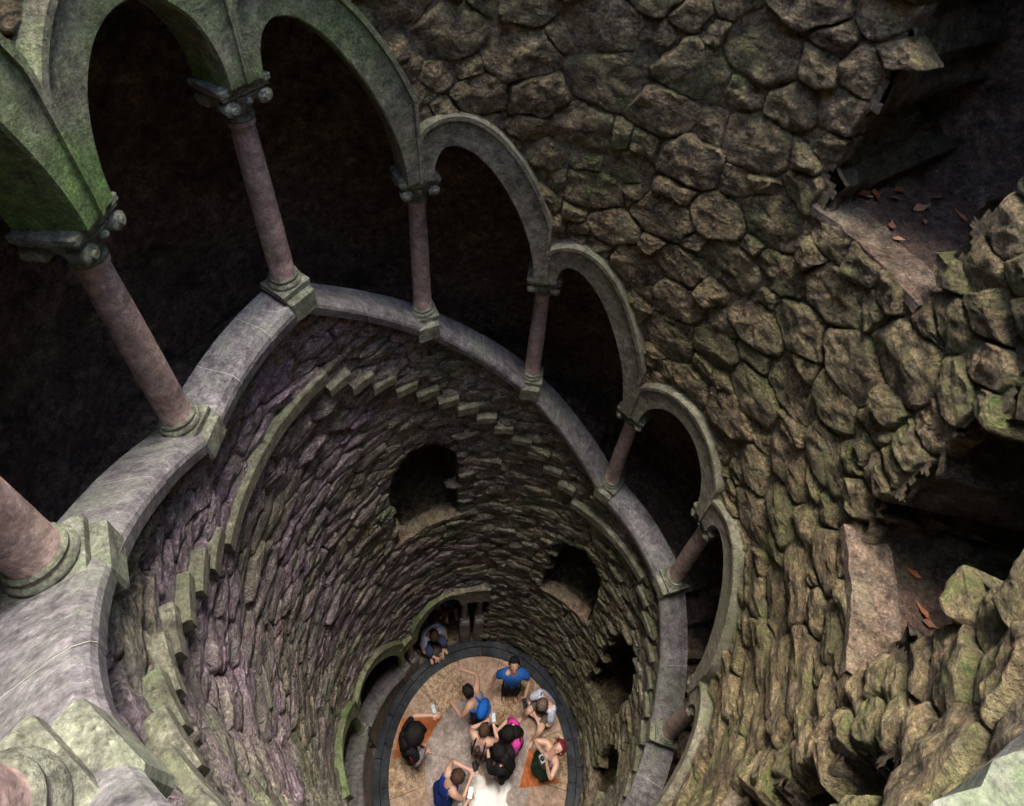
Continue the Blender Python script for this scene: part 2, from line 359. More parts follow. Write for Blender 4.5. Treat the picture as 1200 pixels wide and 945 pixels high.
def cells(kind, rmin, rmax, stretch, zlo, zhi, bstep, boff):
    """irregular power-diagram cells from darts of mixed radius; pairs of darts along every opening make the joints follow it"""
    bc = curve_pts(bstep); off = boff*rng.uniform(.85, 1.15, (len(bc), 1))
    bpts = np.concatenate([bc[:, :2]+bc[:, 2:]*off, bc[:, :2]-bc[:, 2:]*off])
    x0, x1 = -81*ARC, 279*ARC; P360 = 360*ARC
    ntry = int((x1-x0)/stretch*(zhi-zlo)/(rmin*rmin)*1.6)
    cand = np.stack([rng.uniform(x0, x1, ntry)/stretch, rng.uniform(zlo, zhi, ntry)], 1)
    rc_ = rmin+(rmax-rmin)*rng.random(ntry)**2.2; rc_ = np.sort(rc_)[::-1]
    cs = rmax*2; grid = {}; pts = []; rr = []
    def near(p):
        i, j = int(p[0]//cs), int(p[1]//cs)
        for a_ in (-1, 0, 1):
            for b2 in (-1, 0, 1):
                for q in grid.get((i+a_, j+b2), ()): yield q
    for q in range(len(bpts)):
        pts.append((bpts[q, 0]/stretch, bpts[q, 1])); rr.append(boff*.75); grid.setdefault((int(pts[-1][0]//cs), int(pts[-1][1]//cs)), []).append(q)
    nb_ = len(pts)
    for k in range(ntry):
        p = (cand[k, 0], cand[k, 1]); r_ = rc_[k]; ok = True
        for q in near(p):
            if (pts[q][0]-p[0])**2+(pts[q][1]-p[1])**2 < (.92*(r_+rr[q]))**2: ok = False; break
        if ok:
            pts.append(p); rr.append(r_); grid.setdefault((int(p[0]//cs), int(p[1]//cs)), []).append(len(pts)-1)
    Q = np.array(pts); W2 = np.array(rr); n0 = len(Q); w = P360/stretch
    lo = Q[:, 0] < (x0+2)/stretch; hi = Q[:, 0] > (x1-2)/stretch
    W2 = np.concatenate([W2, W2[lo], W2[hi]])**2; Q = np.concatenate([Q, Q[lo]+[w, 0], Q[hi]-[w, 0]]); res = []
    for i in range(n0):
        x, z = Q[i, 0]*stretch, Q[i, 1]
        if not (zlo-.05 < z < zhi+.05) or region(x/ARC, z) != kind: continue
        d = (Q[:, 0]-Q[i, 0])**2+(Q[:, 1]-Q[i, 1])**2
        idx = np.argpartition(d, 26)[:26]; idx = idx[np.argsort(d[idx])]
        s_ = rmax*2.2; poly = [(Q[i, 0]-s_, Q[i, 1]-s_), (Q[i, 0]+s_, Q[i, 1]-s_), (Q[i, 0]+s_, Q[i, 1]+s_), (Q[i, 0]-s_, Q[i, 1]+s_)]
        for j in idx:
            if d[j] < 1e-9: continue
            t = .5+(W2[i]-W2[j])/(2*d[j]); t = .5 if (i < nb_ and j < nb_) else min(.85, max(.15, t))
            mx, my = Q[i]+(Q[j]-Q[i])*t; nx, ny = Q[j]-Q[i]; poly = clip(poly, mx, my, nx, ny)
            if len(poly) < 3: break
        if len(poly) < 3: continue
        res.append(np.array([(px*stretch, py) for px, py in poly]))
    return res
def build_wall(root, polys, n, rho, gap, hr, amp, ragged, mat, corner=.10, limit=300, rface=RFACE, rim=.10):
    rings = []
    for poly in polys:
        for _ in range(2):
            poly = np.stack([(1-corner)*poly+corner*np.roll(poly, -1, 0), corner*poly+(1-corner)*np.roll(poly, -1, 0)], 1).reshape(-1, 2)
        d = np.hypot(*(np.roll(poly, -1, 0)-poly).T); L = np.concatenate([[0], np.cumsum(d)])
        cl = np.concatenate([poly, poly[:1]]); t = np.arange(n)/n*L[-1]
        rings.append(np.stack([np.interp(t, L, cl[:, 0]), np.interp(t, L, cl[:, 1])], 1))
    ring = np.array(rings); S = len(ring); c = ring.mean(1, keepdims=True)
    rad = np.hypot(ring[..., 0]-c[..., 0], ring[..., 1]-c[..., 1])
    ok = rad.mean(1) > .03; ring, c, rad = ring[ok], c[ok], rad[ok]; S = len(ring); mr = rad.mean(1)
    ring = c+(ring-c)*np.maximum(.4, 1-gap/np.maximum(rad, .03))[..., None]
    sd = rng.uniform(0, 90, S)
    def nz(P2, f, o, k):      # P2: S x m x 2
        q = np.concatenate([P2*f+k, np.broadcast_to(sd[:, None, None], P2.shape[:2]+(1,))], 2)
        return fbm(q.reshape(-1, 3), o).reshape(P2.shape[:2])
    ring = ring+(ring-c)*(rim*nz(ring, 9, 3, 3.))[..., None]
    h = rng.uniform(*hr, S); lift = rng.normal(0, .012, S)
    tilt = rng.normal(0, .15, (S, 2))*(h/mr)[:, None]
    pn = rng.normal(0, .34, (S, 4, 2))*(h/mr)[:, None, None]; p0 = rng.uniform(.95, 1.35, (S, 4))*h[:, None]
    rho = np.array(rho); K = len(rho)
    P = (c[:, None]+(ring-c)[:, None]*rho[None, :, None, None])           # S K n 2
    e = np.clip(1-rho**26, 0, 1)**.7
    rel = P-c[:, None]
    hh = h[:, None, None]*(.18+.82*e)[None, :, None]+np.einsum('skni,si->skn', rel, tilt)
    for j in range(4): hh = np.minimum(hh, p0[:, j][:, None, None]+np.einsum('skni,si->skn', rel, pn[:, j]))
    Pf = P.reshape(S, K*n, 2)
    n1 = nz(Pf, ragged, 4, 11.).reshape(S, K, n); n2 = 1-2*np.abs(nz(Pf, ragged*.7, 3, 41.)).reshape(S, K, n)
    hh = hh+amp*(n1*.8+n2*.6)*(.4+.6*e)[None, :, None]
    P = P+np.stack([nz(Pf, ragged*.8, 2, 71.), nz(Pf, ragged*.8, 2, 97.)], 2).reshape(S, K, n, 2)*amp*.5*(rho > .05)[None, :, None, None]
    hh = hh+lift[:, None, None]
    hh[:, 0] = -.09
    V = np.concatenate([P, hh[..., None]], 3).reshape(S, K*n, 3)
    ctr = np.concatenate([V[:, -n:].mean(1, keepdims=True)], 1); V = np.concatenate([V, ctr], 1)
    r_ = rface+.05-V[..., 2]; a_ = V[..., 0]/RFACE
    W = np.stack([r_*np.cos(a_), r_*np.sin(a_), V[..., 1]], 2)
    F = []
    for k in range(K-1):
        for i in range(n): j = (i+1) % n; F.append((k*n+i, k*n+j, (k+1)*n+j, (k+1)*n+i))
    for i in range(n): F.append(((K-1)*n+i, (K-1)*n+(i+1) % n, K*n))
    cw = W.mean(1); px, d = project(W[:, n:2*n].reshape(-1, 3)); px = px.reshape(S, n, 2)
    x, y = px[..., 0], px[..., 1]; ar = np.abs(.5*np.sum(x*np.roll(y, -1, 1)-y*np.roll(x, -1, 1), 1))
    to = np.array(CAM_POS)-cw; fac = -(to[:, 0]*cw[:, 0]+to[:, 1]*cw[:, 1])
    vis = np.where(np.isfinite(ar) & (x.mean(1) > -20) & (x.mean(1) < 1220) & (y.mean(1) > -20) & (y.mean(1) < 965) & (fac > 0), ar, 0.)
    order = np.argsort(-vis)
    for s_ in order[:limit]:
        o = mesh('stone', W[s_]-cw[s_], F, mat, root, True); o.location = cw[s_]
    rest = order[limit:]
    if len(rest):
        Vr = W[rest].reshape(-1, 3); m_ = W.shape[1]
        q4 = np.array([f_ for f_ in F if len(f_) == 4]); q3 = np.array([f_ for f_ in F if len(f_) == 3]); nr = len(rest)
        offs = (np.arange(nr)*m_)[:, None, None]
        i4 = (q4[None]+offs).reshape(-1); i3 = (q3[None]+offs).reshape(-1)
        me = bpy.data.meshes.new('rubble_stones'); me.vertices.add(len(Vr)); me.vertices.foreach_set('co', Vr.astype(np.float32).ravel())
        me.loops.add(len(i4)+len(i3)); me.loops.foreach_set('vertex_index', np.concatenate([i4, i3]).astype(np.int32))
        np4, np3 = len(i4)//4, len(i3)//3; me.polygons.add(np4+np3)
        me.polygons.foreach_set('loop_start', np.concatenate([np.arange(np4)*4, np4*4+np.arange(np3)*3]).astype(np.int32))
        me.polygons.foreach_set('use_smooth', np.ones(np4+np3, bool)); me.materials.append(M[mat]); me.update(calc_edges=True); me.validate()
        link(bpy.data.objects.new('rubble_stones', me), root)['kind'] = 'stuff'
    return S

upper_wall = tag(empty('upper_wall', (0, 0, 0)), 'brown mossy rubble stone wall of the well above the descending arcade', 'wall')
lower_wall = tag(empty('lower_wall', (0, 0, FLOOR)), 'grey and mauve rubble stone wall of the well between the arcade and the floor', 'wall')
lower_wall.location = (0, 0, 0)
nU = build_wall(upper_wall, cells('U', .062, .20, 1.2, -9.3, TOP, .25, .11), 34, [1, 1, .975, .94, .87, .76, .6, .4, .18], .005, (.060, .100), .014, 15, 'stone_upper', rface=1.925, corner=.06)
nL = build_wall(lower_wall, cells('L', .042, .105, 1.9, FLOOR, -.2, .19, .072), 18, [1, 1, .955, .86, .64, .3], .003, (.050, .085), .011, 18, 'stone_lower', rim=.06, rface=1.922, corner=.07)

# mortar backing with the openings left free
def backing(root, kind):
    dp, dz = .75, .03; v = []; f = []; idx = {}
    def vid(i, j):
        if (i, j) not in idx:
            idx[(i, j)] = len(v); p = -81+i*dp; v.append(cyl(p, FLOOR+j*dz, 1.942 if kind == 'U' else 1.947))
        return idx[(i, j)]
    ni, nj = int(360/dp), int((TOP-FLOOR)/dz)
    for i in range(ni):
        for j in range(nj):
            if region(-81+(i+.5)*dp, FLOOR+(j+.5)*dz) == kind:
                f.append((vid(i, j), vid(i, j+1), vid((i+1) % ni, j+1), vid((i+1) % ni, j)))
    return mesh('mortar', v, f, 'mortar', root)
backing(upper_wall, 'U'); backing(lower_wall, 'L')

# window reveals and ledges
def reveal(root, poly, amp=.06):
    c = np.mean(poly, 0); pts = []
    for k in range(len(poly)):
        a, b_ = np.array(poly[k]), np.array(poly[(k+1) % len(poly)])
        m_ = max(2, int(math.hypot((b_[0]-a[0])*ARC, b_[1]-a[1])/.06))
        for t in range(m_): pts.append((a+(b_-a)*t/m_, k == 0))
    rs = [1.950, 1.975, 2.02, 2.08, 2.15, 2.23, 2.32, 2.42, 2.54, 2.70, 2.93]; v = []; n = len(pts)
    for q, r_ in enumerate(rs):
        P_ = np.array([cyl(p[0], p[1], r_) for p, s in pts]); nz = fbm(P_*np.array([3.5, 3.5, 8.]), 5)
        for (p, s), nn in zip(pts, nz):
            k = (.93+.05*nn if q < 2 else 1+amp*nn) if not s else 1.0
            v.append(cyl(c[0]+(p[0]-c[0])*k-(wob(p[1]) if amp > .1 else 0), c[1]+(p[1]-c[1])*k+(0 if not s else -.03), r_))
    f = []
    for q in range(len(rs)-1):
        for i in range(n): j = (i+1) % n; f.append((q*n+i, q*n+j, (q+1)*n+j, (q+1)*n+i))
    return mesh('reveal', v, f, 'jamb', root, True)
def ledge(root, name, p0, p1, z0, z1, r0, r1, mat, thick=.10, amp=.008):
    """flat slab between two angles: z0 at p0, z1 at p1"""
    n = max(4, int(abs(p1-p0)/1.5)); m_ = max(3, int((r1-r0)/.06)); v = []; f = []
    for i in range(n+1):
        for j in range(m_+1):
            u = i/n; p = p0+(p1-p0)*u; r_ = r0+(r1-r0)*j/m_
            rr = r_+(rng.normal(0, .006) if j == 0 else 0)
            v.append(cyl(p, z0+(z1-z0)*u+(rng.normal(0, amp) if 0 < j else -abs(rng.normal(0, amp))), rr))
    for i in range(n):
        for j in range(m_): a = i*(m_+1)+j; f.append((a, a+1, a+m_+2, a+m_+1))
    b0 = len(v)
    for i in range(n+1):
        u = i/n; p = p0+(p1-p0)*u; v.append(cyl(p, z0+(z1-z0)*u-thick, r0+.01))
    for i in range(n): f.append((i*(m_+1), (i+1)*(m_+1), b0+i+1, b0+i))
    o = mesh(name, v, f, mat, root, True)
    try: o.data.set_sharp_from_angle(angle=R(40))
    except Exception: pass
    return o
for k, w in WIN.items():
    reveal(lower_wall, w)
    if k == 'w3': continue
    ledge(lower_wall, 'window_ledge', w[0][0]-1.2, w[1][0]+1.2, w[0][1]+.035, w[1][1]+.035, 1.895, 2.10, 'ledge')
for k, w in UWIN.items():
    reveal(upper_wall, w, .15)
ledge(upper_wall, 'window_ledge', 14.0, 38.4, -2.15, -2.15, 1.905, 2.15, 'ledge', .07); ledge(upper_wall, 'ledge_floor', 11, 41, -2.17, -2.17, 2.15, 2.93, 'dirt', amp=.010)
ledge(upper_wall, 'window_ledge', -24.8, -2.2, -3.46, -3.44, 1.875, 2.11, 'ledge'); ledge(upper_wall, 'ledge_floor', -27, -1, -3.52, -3.50, 2.11, 2.93, 'dirt', amp=.014)
ledge(upper_wall, 'window_ledge', -49, -35, -4.96, -4.94, 1.9, 2.2, 'ledge'); ledge(upper_wall, 'ledge_floor', -51, -33, -4.98, -4.96, 2.2, 2.93, 'dirt', amp=.014)

# ------------------------------------------------------------------ the dark gallery behind
def shell(name, r_, p0, p1, z0, z1, mat, root=None, amp=.10, dp=3, dz=.12):
    n = int((p1-p0)/dp); m_ = int((z1-z0)/dz); P_ = np.array([cyl(p0+(p1-p0)*i/n, z0+(z1-z0)*j/m_, r_) for i in range(n+1) for j in range(m_+1)])
    d = amp*fbm(P_*1.6, 4); P_[:, :2] *= (1+d/r_)[:, None]
    P_[-(m_+1):] = P_[:m_+1] if abs(p1-p0) == 360 else P_[-(m_+1):]
    f = [(i*(m_+1)+j, i*(m_+1)+j+1, (i+1)*(m_+1)+j+1, (i+1)*(m_+1)+j) for i in range(n) for j in range(m_)]
    return mesh(name, P_, f, mat, root, True)
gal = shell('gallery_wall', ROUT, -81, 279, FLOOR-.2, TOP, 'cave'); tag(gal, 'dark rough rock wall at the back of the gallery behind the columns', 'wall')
# stairs: one wedge per step, its end showing as a block on the wall face
PITCH, RISE = 6.60, .2425
def wedge(w, r0, r1, th, name='step', mat='step'):
    n = max(1, int(round(w/4.0))); v = []; f = []
    prof = [(r0+.004, -th), (r0, -th+.01), (r0, -.012), (r0+.012, 0), (r1, 0), (r1, -th)]; m_ = len(prof)
    for i in range(n+1):
        for (r_, z) in prof: v.append(cyl(-w/2+w*i/n, z, r_))
    for i in range(n):
        for j in range(m_): k = (j+1) % m_; f.append((i*m_+j, (i+1)*m_+j, (i+1)*m_+k, i*m_+k))
    f.append(tuple(range(m_))); f.append(tuple(range(n*m_+m_-1, n*m_-1, -1)))
    me = bpy.data.meshes.new(name); me.from_pydata(v, [], f); me.materials.append(M[mat]); me.update(); return me
stair = tag(empty('spiral_stair'), 'spiral stair whose greenish step ends jut out of the well wall', 'stair')
def put(me, name, phi, z, root):
    o = link(bpy.data.objects.new(name, me), root); o.rotation_euler = (0, 0, R(phi)); o.location = (0, 0, z); return o
FLOORS = []   # (phi_hi, phi_lo, z) of every walking surface
step_var = [wedge(PITCH+rng.uniform(.2, .9), 1.850+rng.uniform(-.008, .008), 1.985, .125+rng.uniform(-.015, .02)) for _ in range(7)]; tread_me = wedge(PITCH+.4, 1.986, 2.93, .16, 'tread', 'cave')  # treads use dark gallery rock: the gallery's shade put into their colour
def landing(p_hi, p_lo, z):
    FLOORS.append((p_hi, p_lo, z)); n = max(2, int(round((p_hi-p_lo)/11))); w = (p_hi-p_lo)/n; me = wedge(w-.12, 1.850, 1.985, .15, 'landing_slab'); me2 = wedge(w, 1.986, 2.93, .16, 'tread', 'cave')
    for k in range(n): link(bpy.data.objects.new('tread', me2), put(me, 'landing_slab', p_hi-(k+.5)*w, z-.002*(k % 2), stair))
def flight(p_start, z_first, n):
    for k in range(n):
        p = p_start-PITCH*(k+.5); z = z_first-RISE*k
        FLOORS.append((p+PITCH/2, p-PITCH/2, z))
        if p < -134:
            if z > FLOOR+.1: put(tread_me, 'tread', p, z, stair)
            continue
        o = put(step_var[k % 7], 'step', p+rng.normal(0, .12), z+rng.normal(0, .008), stair)
        link(bpy.data.objects.new('tread', tread_me), o)
# downward from the landing under the flat bay
flight(289, -.79, 14)
landing(196.5, 154.1, -4.17)
flight(154.1, -4.41, 13)
landing(68.3, 32, -7.63)
flight(32, -7.87, 13)
landing(-53.8, -97, -11.2)
flight(-97, -11.44, 13)
# vault over the stair
def vault():
    v = []; f = []; ps = np.arange(289, -185, -3.0); rs = np.linspace(1.97, 2.96, 6)
    def fz(p):
        for a, b_, z in FLOORS:
            if b_ <= p <= a: return z
        return FLOORS[-1][2]
    zz = [np.mean([fz(p+d) for d in (-14, -7, 0, 7, 14)])+3.62 for p in ps]
    for p, z in zip(ps, zz):
        for r_ in rs: v.append(cyl(p, z+.12*math.sin(r_*9+p*.2)*.3, r_))
    m_ = len(rs)
    for i in range(len(ps)-1):
        for j in range(m_-1): f.append((i*m_+j, i*m_+j+1, (i+1)*m_+j+1, (i+1)*m_+j))
    return mesh('gallery_vault', v, f, 'cave', gal, True)
vault()
cap = MB(); ncap = 48  # unseen ring added on top to keep skylight out of the gallery
for i in range(ncap):
    p0, p1 = 360*i/ncap, 360*(i+1)/ncap
    pr = [(1.88, TOP), (3.1, TOP), (3.1, TOP+.2), (1.88, TOP+.2)]
    cap.add([cyl(p, z, r_) for p in (p0, p1) for r_, z in pr], [(0, 1, 5, 4), (1, 2, 6, 5), (2, 3, 7, 6), (3, 0, 4, 7)])
cap.build('gallery_light_cap', 'sill', upper_wall)

# ------------------------------------------------------------------ arcade: columns, arches, sill stones
def column_meshes(sh, r0=.082, r1=.068, ks=1.0):
    c = MB(); prof = [(r0*1.16, 0), (r0*1.16, .012), (r0*1.0, .03)]+[(r0+(r1-r0)*t+.003*math.sin(math.pi*t), .03+(sh-.07)*t) for t in (.15, .3, .5, .7, .85, 1)]+[(r1*1.14, sh-.03), (r1*1.14, sh)]
    c.lathe(prof, n=28); me_c = c
    b_ = MB(); b_.lathe([(.104, -.045), (.113, -.034), (.113, -.02), (.102, -.006), (.092, .0), (.092, .006), (.098, .014), (.098, .022), (.09, .03), (.080, .031)], n=28)
    b_.box((0, 0, -.075), (.238, .238, .06), bev=.008)
    b_.box((-.022, 0, -.20), (.30, .205, .19), bev=.012)
    k = MB(); k.lathe([(r1*1.0, 0), (r1*1.22, .012), (r1*1.22, .026), (r1*1.02, .036), (r1*1.15, .07), (r1*1.5, .12), (.125, .165), (.13, .18)], n=28)
    for sy in (-1, 1):
        for sx in (-1, 1):
            y = sy*.105; L = .045; x0 = sx*.092
            k.lathe([(.004, -L), (.030, -L), (.046, -L*.8), (.046, L*.8), (.030, L), (.004, L)], (x0, y, .135), 14, 'X')
            k.lathe([(.004, -.012), (.018, -.012), (.020, .006), (.004, .010)], (x0+sx*L, y, .135), 10, 'X')
    for sx in (-1, 1): k.ball((sx*.118, 0, .145), .026, 10, 7)
    k.box((0, 0, .208), (.25, .29, .028), bev=.006); k.box((0, 0, .240), (.27, .315, .036), bev=.008)
    for q in (b_, k): q.v = [(x*ks, y*ks, z) for x, y, z in q.v]
    return c, b_, k
def make_me(mb, name, mat, smooth=True):
    me = bpy.data.meshes.new(name); me.from_pydata(mb.v, [], mb.f); me.materials.append(M[mat])
    if smooth: me.polygons.foreach_set('use_smooth', [True]*len(me.polygons))
    me.update()
    try: me.set_sharp_from_angle(angle=R(38))
    except Exception: pass
    return me
def place_column(root, phi, z, mes, twist=0., lean=0):
    o = link(bpy.data.objects.new('column', mes[0]), root); o.location = cyl(phi, z, RB); o.rotation_euler = (0, 0, R(phi)+twist)
    for nm, me, h in (('base', mes[1], 0), ('capital', mes[2], mes[3])):
        k = link(bpy.data.objects.new(nm, me), o); k.location = (0, 0, h)
    return o
def arch_band(root, pL, pR, zL, zR, H, idx, name='arch', bw=BAND, n=48, pad=3.2, rin=1.842, ext=.0):
    a = RB*math.pi/180; rin = rin+.003*(idx % 2)
    p0, p1 = pL-pad, pR+pad; inn = []
    for k in range(n+1):
        t = math.pi*k/n; u = (1-math.cos(t))/2; inn.append(np.array([(p0+(p1-p0)*u)*a, zL+(zR-zL)*u+H*math.sin(t)]))
    inn = np.array(inn); tan = np.gradient(inn, axis=0); tan /= np.hypot(*tan.T)[:, None]; nor = np.stack([tan[:, 1], -tan[:, 0]], 1)
    if nor[n//2, 1] < 0: nor = -nor
    out = inn+nor*bw
    # keep the feet over their own column and above the abacus
    for q in (out,):
        q[:, 0] = np.clip(q[:, 0], (pR-.02)*a, (pL+.02)*a)
        lo = np.interp(-q[:, 0], [-(pL+.02)*a, -(pR-.02)*a], [zL, zR]); q[:, 1] = np.maximum(q[:, 1], lo+.0)
    v = []; f = []; rout = 2.13
    rings = []
    lip = .035
    mid = inn+(out-inn)*(1-lip/bw)
    for (pts, r_) in ((inn, rout), (inn, rin+.012), (inn+(out-inn)*.05, rin), (mid, rin), (mid, rin-.018), (out, rin-.018), (out, 2.0)):
        rings.append([cyl(p[0]/a, p[1], r_) for p in pts])
    m_ = n+1
    for r_ in rings: v += r_
    for k in range(len(rings)-1):
        for i in range(n): f.append((k*m_+i, (k+1)*m_+i, (k+1)*m_+i+1, k*m_+i+1))
    for e in (0, n):
        f.append(tuple(k*m_+e for k in range(len(rings))))
    o = mesh(name, v, f, 'arch', root, True)
    try: o.data.set_sharp_from_angle(angle=R(35))
    except Exception: pass
    return o
SILL_PROF = [(2.13, 0), (1.915, 0), (1.872, -.012), (1.842, -.05), (1.835, -.085), (1.845, -.175), (1.99, -.19), (2.13, -.19)]
def sill_piece(root, p0, p1, z0, z1, name='sill_stone', mat='sill', shrink=0., prof=SILL_PROF):
    n = max(2, int(abs(p0-p1)/2)); v = []; f = []; m_ = len(prof); off = rng.normal(0, .003)
    for i in range(n+1):
        u = i/n; p = p0+(p1-p0)*u; z = z0+(z1-z0)*u
        for r_, h in prof: v.append(cyl(p, z+h*(1-shrink)-shrink*.012, r_+(shrink*.004 if r_ < 2 else 0)+(off if r_ < 2 else 0)))
    for i in range(n):
        for j in range(m_): k = (j+1) % m_; f.append((i*m_+j, i*m_+k, (i+1)*m_+k, (i+1)*m_+j))
    f.append(tuple(range(m_-1, -1, -1))); f.append(tuple(range(n*m_, n*m_+m_)))
    return mesh(name, v, f, mat, root)
arcade = tag(empty('arcade'), 'descending arcade of round arches on pink columns with scroll capitals round the well', 'arcade')
c_, b_, k_ = column_meshes(SH)
mes = (make_me(c_, 'column', 'column'), make_me(b_, 'base', 'capital'), make_me(k_, 'capital', 'capital'), SH)
for i, (p, z) in enumerate(COLS): place_column(arcade, p, z, mes)
for i in range(len(COLS)-1):
    (p0, z0), (p1, z1) = COLS[i], COLS[i+1]
    arch_band(arcade, p0, p1, za(i), za(i+1), HARCH, i)
    q0, q1 = p0-.05, p1+.05; zs = lambda p: z0-.13+(z1-z0)*(p0-p)/(p0-p1)
    nst = 2 if i % 3 else 3; cut = [q0]+[q0+(q1-q0)*(k+rng.uniform(-.12, .12))/nst for k in range(1, nst)]+[q1]
    for a, b2 in zip(cut[:-1], cut[1:]):
        sill_piece(arcade, a-(.08 if a != q0 else 0), b2+(.08 if b2 != q1 else 0), zs(a), zs(b2))
    for jn in cut[1:-1]: sill_piece(arcade, jn+.09, jn-.09, zs(jn+.09), zs(jn-.09), 'mortar_joint', 'joint', .03)

# arcade round the floor
low = tag(empty('floor_arcade'), 'small arched doorway arcade with short paired columns beside the mosaic floor', 'arcade')
for i, (p, z) in enumerate(LOWC):
    cc, bb, kk = column_meshes(LSH[i], .062, .05, .72); place_column(low, p, z, (make_me(cc, 'column', 'arch'), make_me(bb, 'base', 'sill'), make_me(kk, 'capital', 'arch'), LSH[i]-.06))
    if i >= 2:
        MB().box((0, 0, (FLOOR+z-.29)/2), (.20, .195, (z-.29)-FLOOR), bev=.012).build('pedestal', 'sill', low).matrix_world = Matrix.Translation((*cyl(p, 0, RB)[:2], 0)) @ Matrix.Rotation(R(p), 4, 'Z')
arch_band(low, 218, 184.5, lza(0), lza(1), .62, 0, bw=.24); arch_band(low, 184.5, 148.5, lza(1), lza(2), .62, 1, bw=.24)
arch_band(low, 142.5, 110, lza(3), lza(4), .72, 0, bw=.24)
def band_block(root, p0, p1, z0, z1, r0=1.85, r1=2.12, mat='arch', name='lintel'):
    n = 6; v = []; f = []
    for i in range(n+1):
        for r_, z in ((r0, z0), (r1, z0), (r1, z1), (r0-.0, z1), (r0-.02, z1), (r0-.02, z1-.035), (r0, z1-.035)): v.append(cyl(p0+(p1-p0)*i/n, z, r_))
    m_ = 7
    for i in range(n):
        for j in range(m_): k = (j+1) % m_; f.append((i*m_+j, i*m_+k, (i+1)*m_+k, (i+1)*m_+j))
    f.append(tuple(range(m_))); f.append(tuple(range(n*m_, n*m_+m_)))
    return mesh(name, v, f, mat, root)
band_block(low, 113, 97, lza(4)+.003, -11.62); band_block(low, 151, 140, lza(2)+.003, lza(2)+.42, r0=1.852)
for (pa, pb, z0, z1) in ((222, 186.5, -11.6, -12.78), (182.5, 150.5, -12.83, -13.98)):
    hw = (pa-pb)/2
    sill_piece(low, pa, pa-hw-.06+.0, z0, (z0+z1)/2); sill_piece(low, pa-hw-.2, pb, (z0+z1)/2, z1)
    n = 14; v = []; f = []
    for i in range(n+1):
        p = pa+(pb-pa)*i/n; z = z0+(z1-z0)*i/n-.18; v += [cyl(p, FLOOR, 1.93), cyl(p, z, 1.93), cyl(p, z, 2.10), cyl(p, FLOOR, 2.10)]
    for i in range(n):
        for j in range(3): f.append((i*4+j, i*4+j+1, (i+1)*4+j+1, (i+1)*4+j))
    f += [(0, 1, 2, 3), (n*4+3, n*4+2, n*4+1, n*4)]
    mesh('parapet', v, f, 'stone_lower', low)

# pale ledge beside the eye point
pl_ = ledge(upper_wall, 'pale_ledge', -85, -53, -1.30, -1.30, 1.762, 2.1, 'white_ledge', .16, .004)

# ------------------------------------------------------------------ floor
def disc_sector(name, r0, r1, p0, p1, z0, z1, mat, root, n=None):
    n = n or max(2, int(abs(p1-p0)/3)); v = []; f = []
    for i in range(n+1):
        p = p0+(p1-p0)*i/n; v += [cyl(p, z0, r0), cyl(p, z1-.006, r0), cyl(p, z1, r0+.006), cyl(p, z1, r1), cyl(p, z0, r1)]
    for i in range(n):
        for j in range(4): f.append((i*5+j, i*5+j+1, (i+1)*5+j+1, (i+1)*5+j))
    f += [(0, 4, 3, 2, 1), (n*5, n*5+1, n*5+2, n*5+3, n*5+4)]
    return mesh(name, v, f, mat, root)
v = [(0, 0, FLOOR-.02)]+[cyl(360*i/96, FLOOR-.02, 3.1) for i in range(96)]
well_floor = mesh('floor', v, [(0, 1+i, 1+(i+1) % 96) for i in range(96)], 'ledge'); well_floor['kind'] = 'structure'
def poly_slab(name, pts, z, mat, th=.016):
    n = len(pts); v = [(x, y, z) for x, y in pts]+[(x, y, z-th) for x, y in pts]
    f = [tuple(range(n))]+[(i, n+i, n+(i+1) % n, (i+1) % n) for i in range(n)]
    o = mesh(name, v, f, mat, well_floor); return o
RI_ = 1.65; rc = 1.0
star = []          # eight-pointed mosaic: grey centre, red points, tan ground
for k in range(36):
    pass
def arc(r_, a0, a1, n=12): return [(r_*math.cos(R(a0+(a1-a0)*i/n)), r_*math.sin(R(a0+(a1-a0)*i/n))) for i in range(n+1)]
for k in range(12):
    poly_slab('mosaic_slab', arc(RI_+.01, k*30-4, k*30+25.6, 10)+arc(rc+.004, k*30+25.6, k*30-4, 10), FLOOR, 'tan' if k % 2 else 'gravel')
for k in range(8):
    poly_slab('centre_slab', arc(rc, k*45+1, k*45+45.6, 10)+[(0.004*math.cos(R(k*45+23)), .004*math.sin(R(k*45+23)))], FLOOR+.001, 'gravel' if k in (1, 6) else 'grey')
for base in (5, 95, 185, 275):
    if base == 5: pts = [(.90, .40), (.78, -.22), (1.52, -.03)]
    elif base == 185: pts = [(-.83, .57), (-1.60, .41), (-1.58, -.2), (-1.02, .17), (-.95, .36)]
    else:
        s = 1 if base == 95 else -1; pts = [(-.3*s, .92*s), (.3*s, .92*s), (.03*s, 1.55*s)]
    if sum(pts[i][0]*pts[(i+1) % len(pts)][1]-pts[(i+1) % len(pts)][0]*pts[i][1] for i in range(len(pts))) < 0: pts = pts[::-1]
    poly_slab('red_triangle', pts, FLOOR+.006, 'red' if base in (5, 185) else 'tan', .008)
for k in range(18):
    disc_sector('ring_slab', 1.652, 1.80, k*20+.15, k*20+19.85, FLOOR-.02, FLOOR+.05, 'black', well_floor)
    disc_sector('ring_slab', 1.803, 1.94, k*20+7.15, k*20+26.85, FLOOR-.02, FLOOR+.085, 'black', well_floor)
pv, pf = [], []
